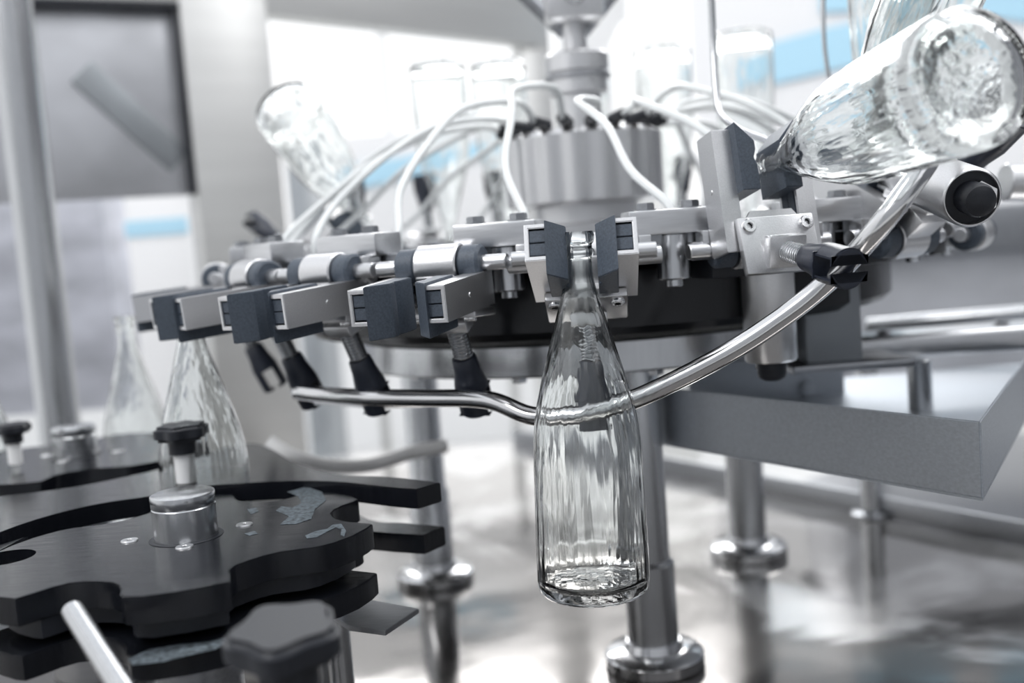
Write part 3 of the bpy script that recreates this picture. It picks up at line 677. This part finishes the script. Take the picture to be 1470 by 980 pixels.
# stand-offs of the guide plates
for px, py, zz0, zz1 in ((420, 680, .202, .230),):
    g = G(px, py, .23); b = B(); cyl(b, (g.x - go2.x, g.y - go2.y, 0), (g.x - go2.x, g.y - go2.y, .028), .008, 24); mk('spacer', b, M['steel_v'], gp2)
g = G(430, 672, .23); b = B(); cyl(b, (g.x, g.y, 0), (g.x, g.y, .186), .010, 24); tag(mk('guide_stand', b, M['steel_v']), 'round steel stand under the guide plates behind the starwheel', 'stand')

# bottle slide plate under the second starwheel and standing bottles
b = B(); annulus(b, .04, .235, .118, .126, (c2.x, c2.y + .02, 0)); annulus(b, .04, .055, 0, .118, (c2.x, c2.y + .02, 0))
tag(mk('slide_plate', b, M['steel']), 'round steel slide plate under the blurred rear starwheel', 'plate')
s1 = U(190, 560, 1.25); place_bottle((s1.x, 1.25, .379), (0, 0, 0), 'blurred glass bottle standing in the rear starwheel, right of the round column', 'glass bottles in the rear starwheel')
s1 = U(-32, 600, 1.12); place_bottle((s1.x, 1.12, .379), (0, 0, 0), 'glass bottle cut off by the left picture edge', 'glass bottles in the rear starwheel')

# star knobs
def knob(loc, rx, label, r, lobes=6, zdir=(0, 0, 1), stem=.03, stem_m='white_pl', stem_r=.4):
    root = empty('star_knob', loc); root.rotation_euler = axes_to(zdir).to_euler(); tag(root, label, 'knob', 'black star knobs')
    b = B(); n = 60; pl = [((r + r * .09 * math.cos(lobes * 2 * PI * i / n)) * math.cos(2 * PI * i / n), (r + r * .09 * math.cos(lobes * 2 * PI * i / n)) * math.sin(2 * PI * i / n)) for i in range(n)]
    prism(b, pl, r * .62, Matrix.Translation((0, 0, stem + r * .55)), bev=r * .14, seg=3)
    lathe(b, [(0, stem), (r * .56, stem), (r * .56, stem + r * .6), (0, stem + r * .6)], None, 32); mk('grip', b, M['plastic'], root)
    b = B(); cyl(b, (0, 0, 0), (0, 0, stem + .001), r * stem_r, 28); mk('stem', b, M[stem_m], root)
    return root
k1 = G(268, 692, .246); knob(k1, 0, 'black star knob on a white collar on the guide plate behind the steel cap', .0215, zdir=(0, 0, 1), stem=.026)
k2 = U(20, 640, 1.05); knob((k2.x, 1.05, .246), 0, 'dark blurred star knob at the left edge behind the guide plate', .017, stem=.022)
k3 = U(402, 930, .50)
knob((k3.x + .002, .51, k3.z - .055), 0, 'large out-of-focus black star knob at the bottom edge, closest to the camera', .0275, lobes=5, zdir=(.0, -.12, 1), stem=.035, stem_m='dark_steel')
b = B(); box(b, (k3.x - .03, .53, (k3.z - .055) / 2), (.05, .05, k3.z - .053), None, .004); tag(mk('clamp_column', b, M['dark_steel']), 'steel clamp column under the nearest star knob', 'column')
# steel handle rod
h0 = U(104, 876, .60); h1 = U(190, 1010, .51); d = (h1 - h0).normalized()
b = B(); cyl(b, h0, h0 + d * .22, .0066, 32, .0012); tag(mk('handle_rod', b, M['steel_v']), 'steel rod slanting down at lower left in front of the starwheel', 'rod')
# post and flat plate right of the starwheel
g = U(487, 940, .80); b = B(); cyl(b, (g.x, .80, 0), (g.x, .80, .187), .0102, 32); tag(mk('thin_post', b, M['steel_v']), 'slim round post below the right side of the starwheel', 'post')
FP = [(601, 873), (553, 905), (500, 898), (470, 878), (520, 858)]
fo2 = G(540, 880, .155); b = B(); prism(b, [((G(x_, y_, .155) - fo2).x, (G(x_, y_, .155) - fo2).y) for x_, y_ in FP], .004, Matrix.Translation((0, 0, -.004)), bev=.0004)
o_ = mk('flat_plate', b, M['dark_steel']); o_.location = fo2; tag(o_, 'flat pointed grey steel plate under the right tip of the starwheel', 'plate')
# pale curved hose behind the guide plate
b = B(); tube(b, catmull([U(385, 634, 1.12), U(420, 655, 1.12), U(470, 668, 1.15), U(530, 667, 1.2), U(590, 650, 1.24), U(640, 640, 1.26)], 8), .0085, 18); tag(mk('pale_hose', b, M['white_pl']), 'pale curved hose lying between the guide plate and the middle leg', 'hose')
